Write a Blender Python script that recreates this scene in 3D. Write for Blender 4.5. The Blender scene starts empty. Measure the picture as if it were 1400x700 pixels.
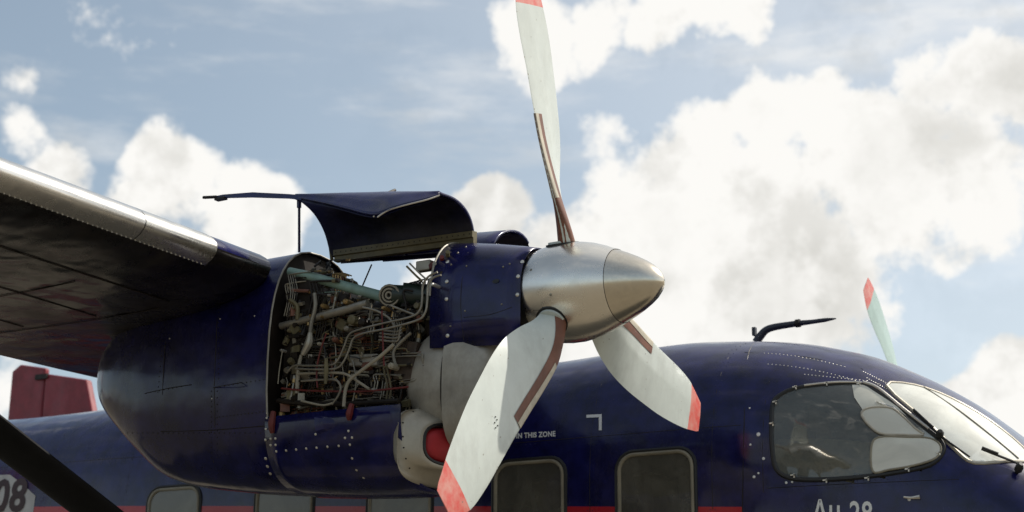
import bpy, math, random
import numpy as np
from mathutils import Vector, Matrix
from mathutils.bvhtree import BVHTree
R = math.radians
random.seed(7)
scn = bpy.context.scene
C = scn.collection
H = 2.65                      # height of the propeller axis above the ground

# ---------------------------------------------------------------- camera
CAMP = Vector((3.36, -8.70, -1.72 + H))
_y, _p, _r = R(30.93), R(15.18), R(0.4)
_d = Vector((-math.sin(_y)*math.cos(_p), math.cos(_y)*math.cos(_p), math.sin(_p)))
_rt = Vector((math.cos(_y), math.sin(_y), 0)); _up = _rt.cross(_d)
RT = _rt*math.cos(_r) + _up*math.sin(_r); UP = _up*math.cos(_r) - _rt*math.sin(_r)
F = 2202.0
cd = bpy.data.cameras.new('camera'); cam = bpy.data.objects.new('camera', cd); C.objects.link(cam)
cd.sensor_width = 36; cd.lens = F/1400*36; cd.clip_end = 6000; cd.clip_start = .05
M3 = Matrix((RT, UP, -_d)).transposed()
cam.matrix_world = Matrix.Translation(CAMP) @ M3.to_4x4()
scn.camera = cam
cd.dof.use_dof = True; cd.dof.focus_distance = 7.15; cd.dof.aperture_fstop = 3.2

# ---------------------------------------------------------------- light, sky, exposure
SUN = Vector((.42, .55, .72)).normalized()
sl = bpy.data.lights.new('sun', 'SUN'); so = bpy.data.objects.new('sun', sl); C.objects.link(so)
sl.energy = 4.2; sl.angle = R(.5); sl.color = (1, .95, .86)
so.rotation_euler = SUN.to_track_quat('Z', 'Y').to_euler()
scn.view_settings.view_transform = 'Standard'; scn.view_settings.look = 'None'
scn.view_settings.exposure = 0.0; scn.view_settings.gamma = 1

world = bpy.data.worlds.new('World'); scn.world = world; world.use_nodes = True
nt = world.node_tree; nt.nodes.clear()
def N(t, **k):
    n = nt.nodes.new(t)
    for a, b in k.items(): setattr(n, a, b)
    return n
def L(a, b): nt.links.new(a, b)
def setin(sock, v):
    if hasattr(v, 'is_output'): L(v, sock)
    else: sock.default_value = v
def mth(op, a, b=None, c=None, clamp=False):
    n = N('ShaderNodeMath', operation=op); n.use_clamp = clamp
    setin(n.inputs[0], a)
    if b is not None: setin(n.inputs[1], b)
    if c is not None: setin(n.inputs[2], c)
    return n.outputs[0]
def smap(v, a, b, c=0., d=1.):
    n = N('ShaderNodeMapRange', interpolation_type='SMOOTHSTEP')
    setin(n.inputs[0], v); n.inputs[1].default_value = a; n.inputs[2].default_value = b
    n.inputs[3].default_value = c; n.inputs[4].default_value = d
    return n.outputs[0]
sky = N('ShaderNodeTexSky', sky_type='NISHITA'); sky.sun_disc = False
sky.sun_elevation = math.asin(SUN.z); sky.sun_rotation = math.atan2(SUN.x, SUN.y)
sky.air_density = 1.0; sky.dust_density = 1.6; sky.ozone_density = 1.0
tc = N('ShaderNodeTexCoord'); D = tc.outputs['Generated']
def noise(vec, scale, det, rough=.55, lac=2.1, off=(0, 0, 0)):
    mp = N('ShaderNodeMapping'); L(vec, mp.inputs[0]); mp.inputs['Location'].default_value = off
    n = N('ShaderNodeTexNoise'); L(mp.outputs[0], n.inputs['Vector'])
    n.inputs['Scale'].default_value = scale; n.inputs['Detail'].default_value = det
    n.inputs['Roughness'].default_value = rough; n.inputs['Lacunarity'].default_value = lac
    return n.outputs[0]
def dirpx(px, py):            # bearing of a cloud as surveyed from the tripod
    return (_d + RT*((px-700)/F) - UP*((py-350)/F)).normalized()
# cloud masses: (bearing, angular radius, weight)
CL = [((900, 400), 250, 1.3), ((1010, 250), 210, 1.1), ((1230, 250), 190, 1.1), ((1330, 110), 150, 1.0),
      ((830, 180), 110, .8), ((1120, 130), 90, .75), ((690, 250), 90, 1.4), ((655, 320), 110, 1.4), ((1120, 390), 130, 1.1), ((1370, 560), 150, 1.3), ((1300, 330), 110, .9), ((1340, 330), 110, .5), ((1320, 580), 160, .9),
      ((1180, 420), 110, .3), ((700, 40), 110, .95), ((610, 60), 70, .5), ((960, 20), 130, .85), ((800, 20), 90, .7), ((255, 250), 115, 1.3), ((350, 310), 130, 1.3), ((200, 300), 90, 1.0),
      ((70, 235), 90, .9), ((20, 190), 60, .6), ((304, 205), 28, .9), ((30, 118), 45, .38), ((180, 340), 120, .8), ((650, 420), 130, .8), ((0, 530), 90, .7)]
CLR = [((460, 130), 215, 1.0), ((1120, 10), 90, .8), ((1190, 130), 20, .3), ((130, 170), 90, .4), ((1085, 203), 40, .35), ((980, 88), 65, .7), ((1085, 75), 55, .6),
       ((1030, 190), 30, .5), ((720, 150), 60, .7), ((950, 75), 55, .6), ((550, 240), 105, .7), ((1270, 455), 65, .5), ((455, 330), 70, .7), ((930, 465), 60, .1), ((860, 90), 60, .6)]
warp = N('ShaderNodeTexNoise'); L(D, warp.inputs['Vector']); warp.inputs['Scale'].default_value = 7; warp.inputs['Detail'].default_value = 5
wv = N('ShaderNodeVectorMath', operation='MULTIPLY_ADD'); L(warp.outputs['Color'], wv.inputs[0])
wv.inputs[1].default_value = (.11, .11, .11); L(D, wv.inputs[2])
wo = N('ShaderNodeVectorMath', operation='SUBTRACT'); L(wv.outputs[0], wo.inputs[0]); wo.inputs[1].default_value = (.055, .055, .055)
DW = wo.outputs[0]
pos = None; neg = None
for lst in (CL, CLR):
    acc = None
    for (p, rad, w) in lst:
        dn = N('ShaderNodeVectorMath', operation='DISTANCE'); L(DW, dn.inputs[0]); dn.inputs[1].default_value = dirpx(*p)
        s = smap(dn.outputs['Value'], rad/F*.25, rad/F*1.15, w, 0)
        acc = s if acc is None else mth('MAXIMUM', acc, s)
    if pos is None: pos = acc
    else: neg = acc
big = noise(D, 2.3, 3)
f1 = noise(D, 9, 10, .62)
bias = mth('SUBTRACT', pos, neg)
dens = mth('ADD', mth('MULTIPLY_ADD', bias, .50, -1.04), mth('MULTIPLY_ADD', f1, 1.75, mth('MULTIPLY', big, .4)))
edge = smap(dens, .14, .37)
# wispy high cloud
mpw = N('ShaderNodeMapping'); L(D, mpw.inputs[0]); mpw.inputs['Rotation'].default_value = (0, R(20), R(20)); mpw.inputs['Scale'].default_value = (2, 2, 9)
wn = N('ShaderNodeTexNoise'); L(mpw.outputs[0], wn.inputs['Vector']); wn.inputs['Scale'].default_value = 3.0; wn.inputs['Detail'].default_value = 8; wn.inputs['Roughness'].default_value = .62
wisp = smap(wn.outputs[0], .48, .75, 0, .4)
sd = N('ShaderNodeVectorMath', operation='DISTANCE'); L(D, sd.inputs[0]); sd.inputs[1].default_value = SUN
glow = smap(sd.outputs['Value'], 1.2, .6, 0, .5)       # thin bright haze round the sun
cover = mth('MAXIMUM', edge, mth('ADD', wisp, glow, clamp=True))
# self shading of the cloud: denser and away from the sun is greyer
f2 = noise(D, 9, 6, .55, off=tuple(-SUN*.035))
sh = mth('SUBTRACT', f2, f1)
f3 = noise(D, 5, 8, .6, off=(3.1, 1.7, .4))
shade = mth('ADD', mth('MULTIPLY', smap(dens, .32, .62), smap(f3, .38, .66, 0, .8)), smap(sh, -.04, .14, -.08, .6), clamp=True)
ccol = N('ShaderNodeMix', data_type='RGBA'); L(shade, ccol.inputs['Factor'])
ccol.inputs['A'].default_value = (1.0, .985, .95, 1); ccol.inputs['B'].default_value = (.68, .67, .63, 1)
hs = N('ShaderNodeHueSaturation'); L(sky.outputs[0], hs.inputs['Color']); hs.inputs['Saturation'].default_value = .70; hs.inputs['Hue'].default_value = .485; hs.inputs['Value'].default_value = 1.0
bg1 = N('ShaderNodeBackground'); L(hs.outputs[0], bg1.inputs[0]); bg1.inputs[1].default_value = .135
bg2 = N('ShaderNodeBackground'); L(ccol.outputs['Result'], bg2.inputs[0]); bg2.inputs[1].default_value = .98
mx = N('ShaderNodeMixShader'); L(cover, mx.inputs[0]); L(bg1.outputs[0], mx.inputs[1]); L(bg2.outputs[0], mx.inputs[2])
wout = N('ShaderNodeOutputWorld'); L(mx.outputs[0], wout.inputs[0])

# ---------------------------------------------------------------- materials
def mat(name, col, rough=.5, metal=0, spec=.5, coat=0, nscale=8, nvar=.15, bump=0, bscale=20, rvar=0, col2=None, dirt=0, dscale=3):
    m = bpy.data.materials.new(name); m.use_nodes = True
    t = m.node_tree; b = t.nodes['Principled BSDF']
    b.inputs['Metallic'].default_value = metal; b.inputs['Roughness'].default_value = rough
    b.inputs['Specular IOR Level'].default_value = spec
    b.inputs['Coat Weight'].default_value = coat; b.inputs['Coat Roughness'].default_value = .08
    tcn = t.nodes.new('ShaderNodeTexCoord')
    n = t.nodes.new('ShaderNodeTexNoise'); n.inputs['Scale'].default_value = nscale; n.inputs['Detail'].default_value = 8
    n.inputs['Roughness'].default_value = .65
    t.links.new(tcn.outputs['Object'], n.inputs['Vector'])
    mx = t.nodes.new('ShaderNodeMix'); mx.data_type = 'RGBA'
    mr = t.nodes.new('ShaderNodeMapRange'); mr.inputs[1].default_value = .35; mr.inputs[2].default_value = .68
    t.links.new(n.outputs[0], mr.inputs[0]); t.links.new(mr.outputs[0], mx.inputs['Factor'])
    c2 = col2 or tuple(c*(1-nvar*2) for c in col)
    mx.inputs['A'].default_value = (*[min(1, c*(1+nvar*.5)) for c in col], 1); mx.inputs['B'].default_value = (*c2, 1)
    out = mx.outputs['Result']
    if dirt:
        n3 = t.nodes.new('ShaderNodeTexNoise'); n3.inputs['Scale'].default_value = dscale; n3.inputs['Detail'].default_value = 10; n3.inputs['Roughness'].default_value = .7
        mp = t.nodes.new('ShaderNodeMapping'); mp.inputs['Scale'].default_value = (1, 1, .45); mp.inputs['Location'].default_value = (5, 3, 1)
        t.links.new(tcn.outputs['Object'], mp.inputs[0]); t.links.new(mp.outputs[0], n3.inputs['Vector'])
        r3 = t.nodes.new('ShaderNodeMapRange'); r3.inputs[1].default_value = .5; r3.inputs[2].default_value = .75; r3.inputs[4].default_value = dirt
        t.links.new(n3.outputs[0], r3.inputs[0])
        m3 = t.nodes.new('ShaderNodeMix'); m3.data_type = 'RGBA'; t.links.new(r3.outputs[0], m3.inputs['Factor'])
        t.links.new(out, m3.inputs['A']); m3.inputs['B'].default_value = (.13, .10, .075, 1)
        out = m3.outputs['Result']
        rr = t.nodes.new('ShaderNodeMapRange'); rr.inputs[1].default_value = .4; rr.inputs[2].default_value = .75
        rr.inputs[3].default_value = rough; rr.inputs[4].default_value = min(1, rough+.25)
        t.links.new(n3.outputs[0], rr.inputs[0]); t.links.new(rr.outputs[0], b.inputs['Roughness'])
    elif rvar:
        rr = t.nodes.new('ShaderNodeMapRange'); rr.inputs[1].default_value = .35; rr.inputs[2].default_value = .7
        rr.inputs[3].default_value = rough-rvar; rr.inputs[4].default_value = rough+rvar
        t.links.new(n.outputs[0], rr.inputs[0]); t.links.new(rr.outputs[0], b.inputs['Roughness'])
    t.links.new(out, b.inputs['Base Color'])
    if bump:
        n2 = t.nodes.new('ShaderNodeTexNoise'); n2.inputs['Scale'].default_value = bscale; n2.inputs['Detail'].default_value = 2
        t.links.new(tcn.outputs['Object'], n2.inputs['Vector'])
        bp = t.nodes.new('ShaderNodeBump'); bp.inputs['Distance'].default_value = bump; bp.inputs['Strength'].default_value = 1
        t.links.new(n2.outputs[0], bp.inputs['Height']); t.links.new(bp.outputs[0], b.inputs['Normal'])
    return m
NAVY = (.010, .011, .078)
M = {}
M['navy'] = mat('navy_paint', NAVY,   .15, spec=.35, coat=.2, nvar=.3, bump=.014, bscale=3.6, dirt=.07, dscale=3.5)
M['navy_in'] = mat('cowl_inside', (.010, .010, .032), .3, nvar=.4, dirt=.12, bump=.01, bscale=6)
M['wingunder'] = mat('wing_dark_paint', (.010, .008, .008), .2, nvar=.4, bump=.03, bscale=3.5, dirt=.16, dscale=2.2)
M['alu'] = mat('bare_aluminium', (.88, .84, .76), .27, metal=1, nvar=.03, bump=.0012, bscale=9, rvar=.05)
M['alu_p'] = mat('polished_aluminium', (.82, .79, .74), .27, metal=1, nvar=.05, bump=.002, bscale=7, rvar=.05)
M['alu_cone'] = mat('spun_aluminium', (.74, .68, .57), .22, metal=1, nvar=.05, rvar=.03, nscale=30)
M['duct'] = mat('dull_grey_alloy', (.42, .39, .33), .5, metal=.3, nvar=.15, bump=.003, bscale=12, dirt=.3, dscale=9)
M['lip'] = mat('worn_beige_metal', (.46, .42, .34), .42, metal=.5, nvar=.06, bump=.002, bscale=6, dirt=.15, dscale=9)
M['white'] = mat('pale_grey_blade_paint', (.60, .64, .59), .33, nvar=.05, dirt=.22, dscale=8, coat=.1)
M['tealw'] = mat('sea_green_port_blade', (.42, .56, .51), .35, nvar=.06)  # greener tone for the port blades
M['whitep'] = mat('white_lettering', (.78, .78, .76), .5, nvar=.03)
M['rubber'] = mat('brown_rubber', (.20, .075, .042), .5, nvar=.2, dirt=.3, dscale=20)
M['cream'] = mat('cream_strip', (.60, .54, .42), .5, nvar=.15, dirt=.3, dscale=30)
M['red'] = mat('faded_red_paint', (.66, .07, .055), .4, nvar=.12, col2=(.70, .34, .28), nscale=14)
M['redflag'] = mat('red_cover', (.42, .015, .02), .6, nvar=.15)
M['finred'] = mat('red_fin_paint', (.26, .018, .03), .4, nvar=.15, bump=.01, bscale=3, dirt=.15)
M['black'] = mat('black_rubber', (.012, .012, .012), .5, nvar=.1)
M['soot'] = mat('sooty_metal', (.022, .015, .010), .5, metal=.3, nvar=.3, dirt=.14, dscale=14)
M['olive'] = mat('olive_primer', (.15, .125, .06), .55, nvar=.25, dirt=.4, dscale=18)
M['teal'] = mat('teal_tube_paint', (.24, .36, .30), .4, nvar=.15, dirt=.3, dscale=20)
M['gpipe'] = mat('grey_steel_pipe', (.34, .31, .25), .38, metal=.6, nvar=.2, dirt=.3, dscale=25)
M['wpipe'] = mat('pale_hose', (.36, .32, .24), .45, nvar=.15, dirt=.25, dscale=25)
M['rpipe'] = mat('red_hose', (.15, .015, .013), .5, nvar=.2, dirt=.3, dscale=25)
M['brass'] = mat('brass_fitting', (.42, .28, .12), .4, metal=.8, nvar=.2)
M['bolt'] = mat('screw_head', (.72, .68, .60), .35, metal=.7, nvar=.1)
M['frame'] = mat('window_rim', (.28, .25, .18), .5, nvar=.15, dirt=.3, dscale=12)
M['liner'] = mat('cabin_lining', (.42, .39, .32), .7, nvar=.15)
M['seat'] = mat('seat_cloth', (.17, .13, .08), .8, nvar=.3)
M['floorm'] = mat('cabin_floor', (.06, .05, .045), .8)

def glass(name, tint, haze, hazecol, rough=.03, scratches=.15):
    m = bpy.data.materials.new(name); m.use_nodes = True; t = m.node_tree; t.nodes.clear()
    o = t.nodes.new('ShaderNodeOutputMaterial')
    tr = t.nodes.new('ShaderNodeBsdfTransparent'); tr.inputs[0].default_value = (*tint, 1)
    gl = t.nodes.new('ShaderNodeBsdfGlossy'); gl.inputs['Roughness'].default_value = rough; gl.inputs[0].default_value = (1, 1, 1, 1)
    df = t.nodes.new('ShaderNodeBsdfDiffuse'); df.inputs[0].default_value = (*hazecol, 1)
    fr = t.nodes.new('ShaderNodeFresnel'); fr.inputs[0].default_value = 1.55
    c = t.nodes.new('ShaderNodeTexCoord')
    n = t.nodes.new('ShaderNodeTexNoise'); n.inputs['Scale'].default_value = 5; n.inputs['Detail'].default_value = 9; n.inputs['Roughness'].default_value = .65
    n.inputs['Distortion'].default_value = .8
    t.links.new(c.outputs['Object'], n.inputs['Vector'])
    mr = t.nodes.new('ShaderNodeMapRange'); mr.inputs[1].default_value = .42; mr.inputs[2].default_value = .72
    mr.inputs[3].default_value = haze; mr.inputs[4].default_value = min(1, haze+scratches)
    t.links.new(n.outputs[0], mr.inputs[0])
    m1 = t.nodes.new('ShaderNodeMixShader'); t.links.new(mr.outputs[0], m1.inputs[0])
    t.links.new(tr.outputs[0], m1.inputs[1]); t.links.new(df.outputs[0], m1.inputs[2])
    m2 = t.nodes.new('ShaderNodeMixShader'); t.links.new(fr.outputs[0], m2.inputs[0])
    t.links.new(m1.outputs[0], m2.inputs[1]); t.links.new(gl.outputs[0], m2.inputs[2])
    bp = t.nodes.new('ShaderNodeBump'); bp.inputs['Distance'].default_value = .01
    n2 = t.nodes.new('ShaderNodeTexNoise'); n2.inputs['Scale'].default_value = 3.5; t.links.new(c.outputs['Object'], n2.inputs['Vector'])
    t.links.new(n2.outputs[0], bp.inputs['Height']); t.links.new(bp.outputs[0], gl.inputs['Normal'])
    t.links.new(m2.outputs[0], o.inputs[0])
    return m
M['glass'] = glass('cabin_pane', (.60, .60, .55), .36, (.21, .20, .16), .05, .3)
M['glass_old'] = glass('weathered_pane', (.3, .3, .27), .72, (.22, .21, .17), .25, .28)
M['glass_ck'] = glass('cockpit_pane', (.7, .7, .66), .42, (.20, .215, .20), .03, .16)  # grey haze carries a painted reflection of the sky
M['glass_pale'] = glass('pale_pane', (.8, .82, .8), .74, (.80, .78, .67), .08, .2)  # pale haze is the sky's reflection, put into the colour
M['glass_ws'] = glass('windscreen_glass', (.85, .87, .84), .78, (.95, .94, .84), .16, .2)  # near-white haze paints the glare of bright cloud onto the windscreen

# ---------------------------------------------------------------- helpers (coordinates: z is measured from the propeller axis)
def ray(px, py): return (_d + RT*((px-700)/F) - UP*((py-350)/F)).normalized()
def at(px, py, ax, v):        # surveyed point: where a sight line meets the plane ax = v
    i = 'xyz'.index(ax); o = CAMP - Vector((0, 0, H)); r = ray(px, py)
    return o + r*((v-o[i])/r[i])
def mk(name, vs, fs, mats, parent=None, smooth=True, idx=None, kind=None, auto=None):
    me = bpy.data.meshes.new(name)
    me.from_pydata([(v[0], v[1], v[2]+H) for v in vs], [], fs)
    if not isinstance(mats, (list, tuple)): mats = [mats]
    for m in mats: me.materials.append(m)
    if idx: me.polygons.foreach_set('material_index', idx)
    if smooth: me.polygons.foreach_set('use_smooth', [True]*len(me.polygons))
    me.update()
    if auto: me.set_sharp_from_angle(angle=R(auto))
    o = bpy.data.objects.new(name, me); C.objects.link(o)
    if parent: o.parent = parent
    if kind: o['kind'] = kind
    return o
def fixn(vs, fs):             # consistent outward normals
    import bmesh
    bm = bmesh.new(); bv = [bm.verts.new(v) for v in vs]
    for f in fs:
        try: bm.faces.new([bv[i] for i in f])
        except ValueError: pass
    bmesh.ops.recalc_face_normals(bm, faces=bm.faces)
    bm.verts.index_update()
    r = [[v.index for v in f.verts] for f in bm.faces]; bm.free(); return r
class MB:
    def __init__(s): s.v = []; s.f = []; s.m = []
    def add(s, vs, fs, mi=0):
        b = len(s.v); s.v += [tuple(v) for v in vs]; s.f += [[i+b for i in f] for f in fs]; s.m += [mi]*len(fs)
    def box(s, c, sz, rot=None, mi=0):
        c = Vector(c); vs = []
        for x in(-1, 1):
            for y in(-1, 1):
                for z in(-1, 1):
                    p = Vector((x*sz[0]/2, y*sz[1]/2, z*sz[2]/2))
                    if rot is not None: p = rot @ p
                    vs.append(c+p)
        s.add(vs, [(0, 1, 3, 2), (4, 6, 7, 5), (0, 4, 5, 1), (2, 3, 7, 6), (0, 2, 6, 4), (1, 5, 7, 3)], mi)
    def tube(s, pts, r, seg=8, mi=0, sub=4, closed=False, caps=True):
        pts = [Vector(p) for p in pts]; n0 = len(pts)
        rs = r if isinstance(r, (list, tuple)) else [r]*n0
        if sub > 1 and n0 > 2:
            out = []; ro = []
            rng = range(n0 if closed else n0-1)
            for i in rng:
                g = lambda k: pts[k % n0] if closed else pts[max(0, min(n0-1, k))]
                p0, p1, p2, p3 = g(i-1), g(i), g(i+1), g(i+2)
                for k in range(sub):
                    t = k/sub
                    out.append(.5*((2*p1)+(p2-p0)*t+(2*p0-5*p1+4*p2-p3)*t*t+(3*p1-p0-3*p2+p3)*t**3))
                    ro.append(rs[i]*(1-t)+rs[(i+1) % n0]*t)
            if not closed: out.append(pts[-1]); ro.append(rs[-1])
            pts, rs = out, ro
        n = len(pts); vs = []; pu = None
        for i, p in enumerate(pts):
            a = pts[(i-1) % n] if (closed or i > 0) else p
            b = pts[(i+1) % n] if (closed or i < n-1) else p
            t = (b-a).normalized() if (b-a).length > 1e-9 else Vector((1, 0, 0))
            if pu is None:
                u = t.cross(Vector((0, 0, 1)))
                if u.length < .1: u = t.cross(Vector((0, 1, 0)))
            else: u = pu - t*pu.dot(t)
            u.normalize(); pu = u; w = t.cross(u)
            for k in range(seg):
                an = 2*math.pi*k/seg; vs.append(p+(u*math.cos(an)+w*math.sin(an))*rs[i])
        fs = []
        for i in range(n if closed else n-1):
            j = (i+1) % n
            for k in range(seg): k2 = (k+1) % seg; fs.append((i*seg+k, i*seg+k2, j*seg+k2, j*seg+k))
        if caps and not closed: fs += [tuple(range(seg))[::-1], tuple(range((n-1)*seg, n*seg))]
        s.add(vs, fs, mi)
    def disc(s, p, nrm, r, h, seg=8, mi=0):
        nrm = Vector(nrm).normalized(); s.tube([Vector(p)-nrm*h*.5, Vector(p)+nrm*h*.5, Vector(p)+nrm*h], [r, r, r*.55], seg, mi, 1)
    def build(s, name, mats, parent=None, smooth=True, kind=None, auto=40):
        return mk(name, s.v, s.f, mats, parent, smooth, s.m, kind, auto)
def grid(rows, closed=False, cap0=False, cap1=False):
    n = len(rows[0]); vs = [p for r in rows for p in r]; fs = []
    for i in range(len(rows)-1):
        for k in range(n if closed else n-1):
            k2 = (k+1) % n; fs.append((i*n+k, i*n+k2, (i+1)*n+k2, (i+1)*n+k))
    if cap0: fs.append(tuple(range(n))[::-1])
    if cap1: fs.append(tuple(range((len(rows)-1)*n, len(rows)*n)))
    return vs, fs
def sgn(a, e): return math.copysign(abs(a)**e, a)
def ring(x, yc, w, top, bot, n=2.5, seg=48, n2=None):
    zc = (top+bot)/2; h = (top-bot)/2; out = []
    for k in range(seg):
        a = 2*math.pi*k/seg; nn = n if math.sin(a) >= 0 else (n2 or n)
        out.append((x, yc+w*sgn(math.cos(a), 2/nn), zc+h*sgn(math.sin(a), 2/nn)))
    return out
def spl(tab, x):              # smooth interpolation of a table of stations
    xs = [t[0] for t in tab]
    if x <= xs[0]: return tab[0][1:]
    if x >= xs[-1]: return tab[-1][1:]
    i = max(k for k in range(len(xs)) if xs[k] <= x); i = min(i, len(xs)-2)
    g = lambda k: tab[max(0, min(len(tab)-1, k))]
    x0, x1 = xs[i], xs[i+1]; t = (x-x0)/(x1-x0); o = []
    for c in range(1, len(tab[0])):
        m0 = (g(i+1)[c]-g(i-1)[c])/max(1e-6, g(i+1)[0]-g(i-1)[0])*(x1-x0)
        m1 = (g(i+2)[c]-g(i)[c])/max(1e-6, g(i+2)[0]-g(i)[0])*(x1-x0)
        o.append((2*t**3-3*t*t+1)*g(i)[c]+(t**3-2*t*t+t)*m0+(-2*t**3+3*t*t)*g(i+1)[c]+(t**3-t*t)*m1)
    return o
def bvh(*objs):
    vs = []; fs = []
    for o in objs:
        b = len(vs); vs += [Vector((v.co.x, v.co.y, v.co.z-H)) for v in o.data.vertices]
        fs += [[i+b for i in p.vertices] for p in o.data.polygons]
    return BVHTree.FromPolygons(vs, fs)
CAML = CAMP - Vector((0, 0, H))
def hit(tree, px, py, off=0.):
    p, n, i, d = tree.ray_cast(CAML, ray(px, py))
    if p is None: return None, None
    if n.dot(ray(px, py)) > 0: n = -n
    return p+n*off, n
def inpoly(x, y, P):
    c = False; j = len(P)-1
    for i in range(len(P)):
        if (P[i][1] > y) != (P[j][1] > y) and x < (P[j][0]-P[i][0])*(y-P[i][1])/(P[j][1]-P[i][1])+P[i][0]: c = not c
        j = i
    return c
def smoothpoly(P, sub=5):
    n = len(P); o = []
    for i in range(n):
        p0, p1, p2, p3 = [Vector((*P[(i+k) % n], 0)) for k in (-1, 0, 1, 2)]
        for k in range(sub):
            t = k/sub; q = .5*((2*p1)+(p2-p0)*t+(2*p0-5*p1+4*p2-p3)*t*t+(3*p1-p0-3*p2+p3)*t**3); o.append((q.x, q.y))
    return o
def rrect(x0, x1, z0, z1, r, n=6):
    o = []
    for cx, cz, a0 in ((x1-r, z1-r, 0), (x0+r, z1-r, 90), (x0+r, z0+r, 180), (x1-r, z0+r, 270)):
        for k in range(n+1): a = R(a0+90*k/n); o.append((cx+r*math.cos(a), cz+r*math.sin(a)))
    return o

# ---------------------------------------------------------------- ground
g = mat('airfield_grass', (.165, .135, .08), .95, nscale=.6, nvar=.2, col2=(.16, .13, .08), bump=.05, bscale=9)
vs = []; fs = []
rad = [0, 3, 7, 15, 40, 120, 500, 2500]
for r_ in rad:
    for k in range(48):
        a = 2*math.pi*k/48; vs.append((r_*math.cos(a), r_*math.sin(a), -H+(math.sin(a*5+r_)*.02*min(1, r_/10))))
for i in range(len(rad)-1):
    for k in range(48): k2 = (k+1) % 48; fs.append((i*48+k, i*48+k2, (i+1)*48+k2, (i+1)*48+k))
mk('ground', vs, fs, g, kind='structure')
ap = mat('worn_apron', (.17, .145, .105), .85, nscale=2, nvar=.12, dirt=.2, dscale=1)
vs, fs = grid([[(x, y, -H+.025) for y in np.linspace(-22, 22, 12)] for x in np.linspace(-24, 20, 12)])
mk('apron', vs, fs, ap, kind='structure')

# ---------------------------------------------------------------- the aeroplane
root = bpy.data.objects.new('aeroplane', None); C.objects.link(root)
root['label'] = 'dark blue twin propeller aeroplane with open engine cowling and three pale blades'
root['category'] = 'aeroplane'

# ---- fuselage
FT = [(-9.6, .30, .12, -.05, 2.0), (-8.6, .33, .30, -.25, 2.2), (-7, .30, .58, -.75, 2.4), (-5.6, .26, .84, -1.25, 2.5), (-4.4, .26, .95, -1.55, 2.6),
      (-3, .22, .96, -1.6, 2.6), (-1.5, .23, .96, -1.6, 2.6), (-.5, .265, .95, -1.6, 2.6), (-.15, .245, .95, -1.6, 2.6), (.2, .20, .94, -1.6, 2.6), (.45, .135, .93, -1.6, 2.6), (.66, .06, .915, -1.6, 2.6),
      (1.05, -.165, .87, -1.58, 2.7), (1.38, -.44, .82, -1.55, 2.7), (1.55, -.57, .78, -1.53, 2.6), (1.75, -.64, .72, -1.5, 2.4), (2.1, -.74, .58, -1.42, 2.3), (2.5, -.90, .36, -1.3, 2.2), (2.75, -1.06, .10, -1.16, 2)]
SEG = 132
def fsec(x, off=0):
    zt, w, zb, n = spl(FT, x)
    return ring(x, 0, max(.02, w-off), zt-off, zb+off, n, SEG, 3.2)
xs = list(np.arange(-9.6, -4.3, .2)) + list(np.arange(-4.3, 2.2, .022)) + list(np.arange(2.2, 2.76, .08))
def shellgrid(off): return grid([fsec(x, off) for x in xs], closed=True, cap0=True, cap1=True)
fv, ff = shellgrid(0)
ftree = BVHTree.FromPolygons([Vector(v) for v in fv], [f if len(f) < 5 else f for f in ff])
# openings are drawn in side view (x, z) on the starboard skin
def side_pts(P, y0=-3, side=-1):
    o = []
    for (x, z) in P:
        p, n, i, d = ftree.ray_cast(Vector((x, side*3, z)), Vector((0, -side, 0)))
        o.append((p, n if n.y*side > 0 else -n))
    return o
def px2side(P):
    o = []
    for q in P:
        p, n = hit(ftree, *q)
        o.append((p.x, p.z))
    return o
WX = [(-3.995+.02, -3.579), (-3.13, -2.71), (-2.27, -1.85), (-1.395, -.965), (-.62, -.185)]
WX = [(-3.98, -3.565), (-3.09, -2.67), (-2.24, -1.815), (-1.375, -.946), (-.60, -.17)]
holes = [rrect(a, b, -1.0, -.478, .085) for a, b in WX]
ckpx = [(1057, 552), (1066, 541), (1088, 531), (1130, 526), (1172, 525), (1200, 537), (1232, 560), (1262, 583), (1287, 604), (1288, 620), (1270, 636), (1225, 646), (1170, 653), (1120, 656), (1082, 654), (1062, 642), (1056, 615), (1055, 580)]
ck = px2side(smoothpoly(ckpx, 3))
# windscreen: quarter panel then centre panels, measured on the sloping front skin
wspx = [(1212, 528), (1250, 527), (1300, 545), (1352, 575), (1398, 612), (1408, 630), (1375, 631), (1332, 633), (1308, 617), (1268, 578)]
wspt = [hit(ftree, *q)[0] for q in wspx]
wspt = [p for p in wspt if p is not None]
wsxy = [(p.x, p.y) for p in wspt]
def cull(vs, fs, grow=0):
    out = []
    for f in fs:
        c = sum((Vector(vs[i]) for i in f), Vector())/len(f)
        if c.z > -1.1 and -4.1 < c.x < 1.7 and len(f) < 6:
            k = False
            if abs(c.y) > .55:
                for hpoly in holes+[ck]:
                    if inpoly(c.x, c.z, hpoly): k = True; break
            if not k and c.y < .0 and c.x > .55 and c.z > -.62 and inpoly(c.x, c.y, wsxy) and not inpoly(c.x, c.z, ck): k = True
            if k: continue
        out.append(f)
    return out
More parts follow.
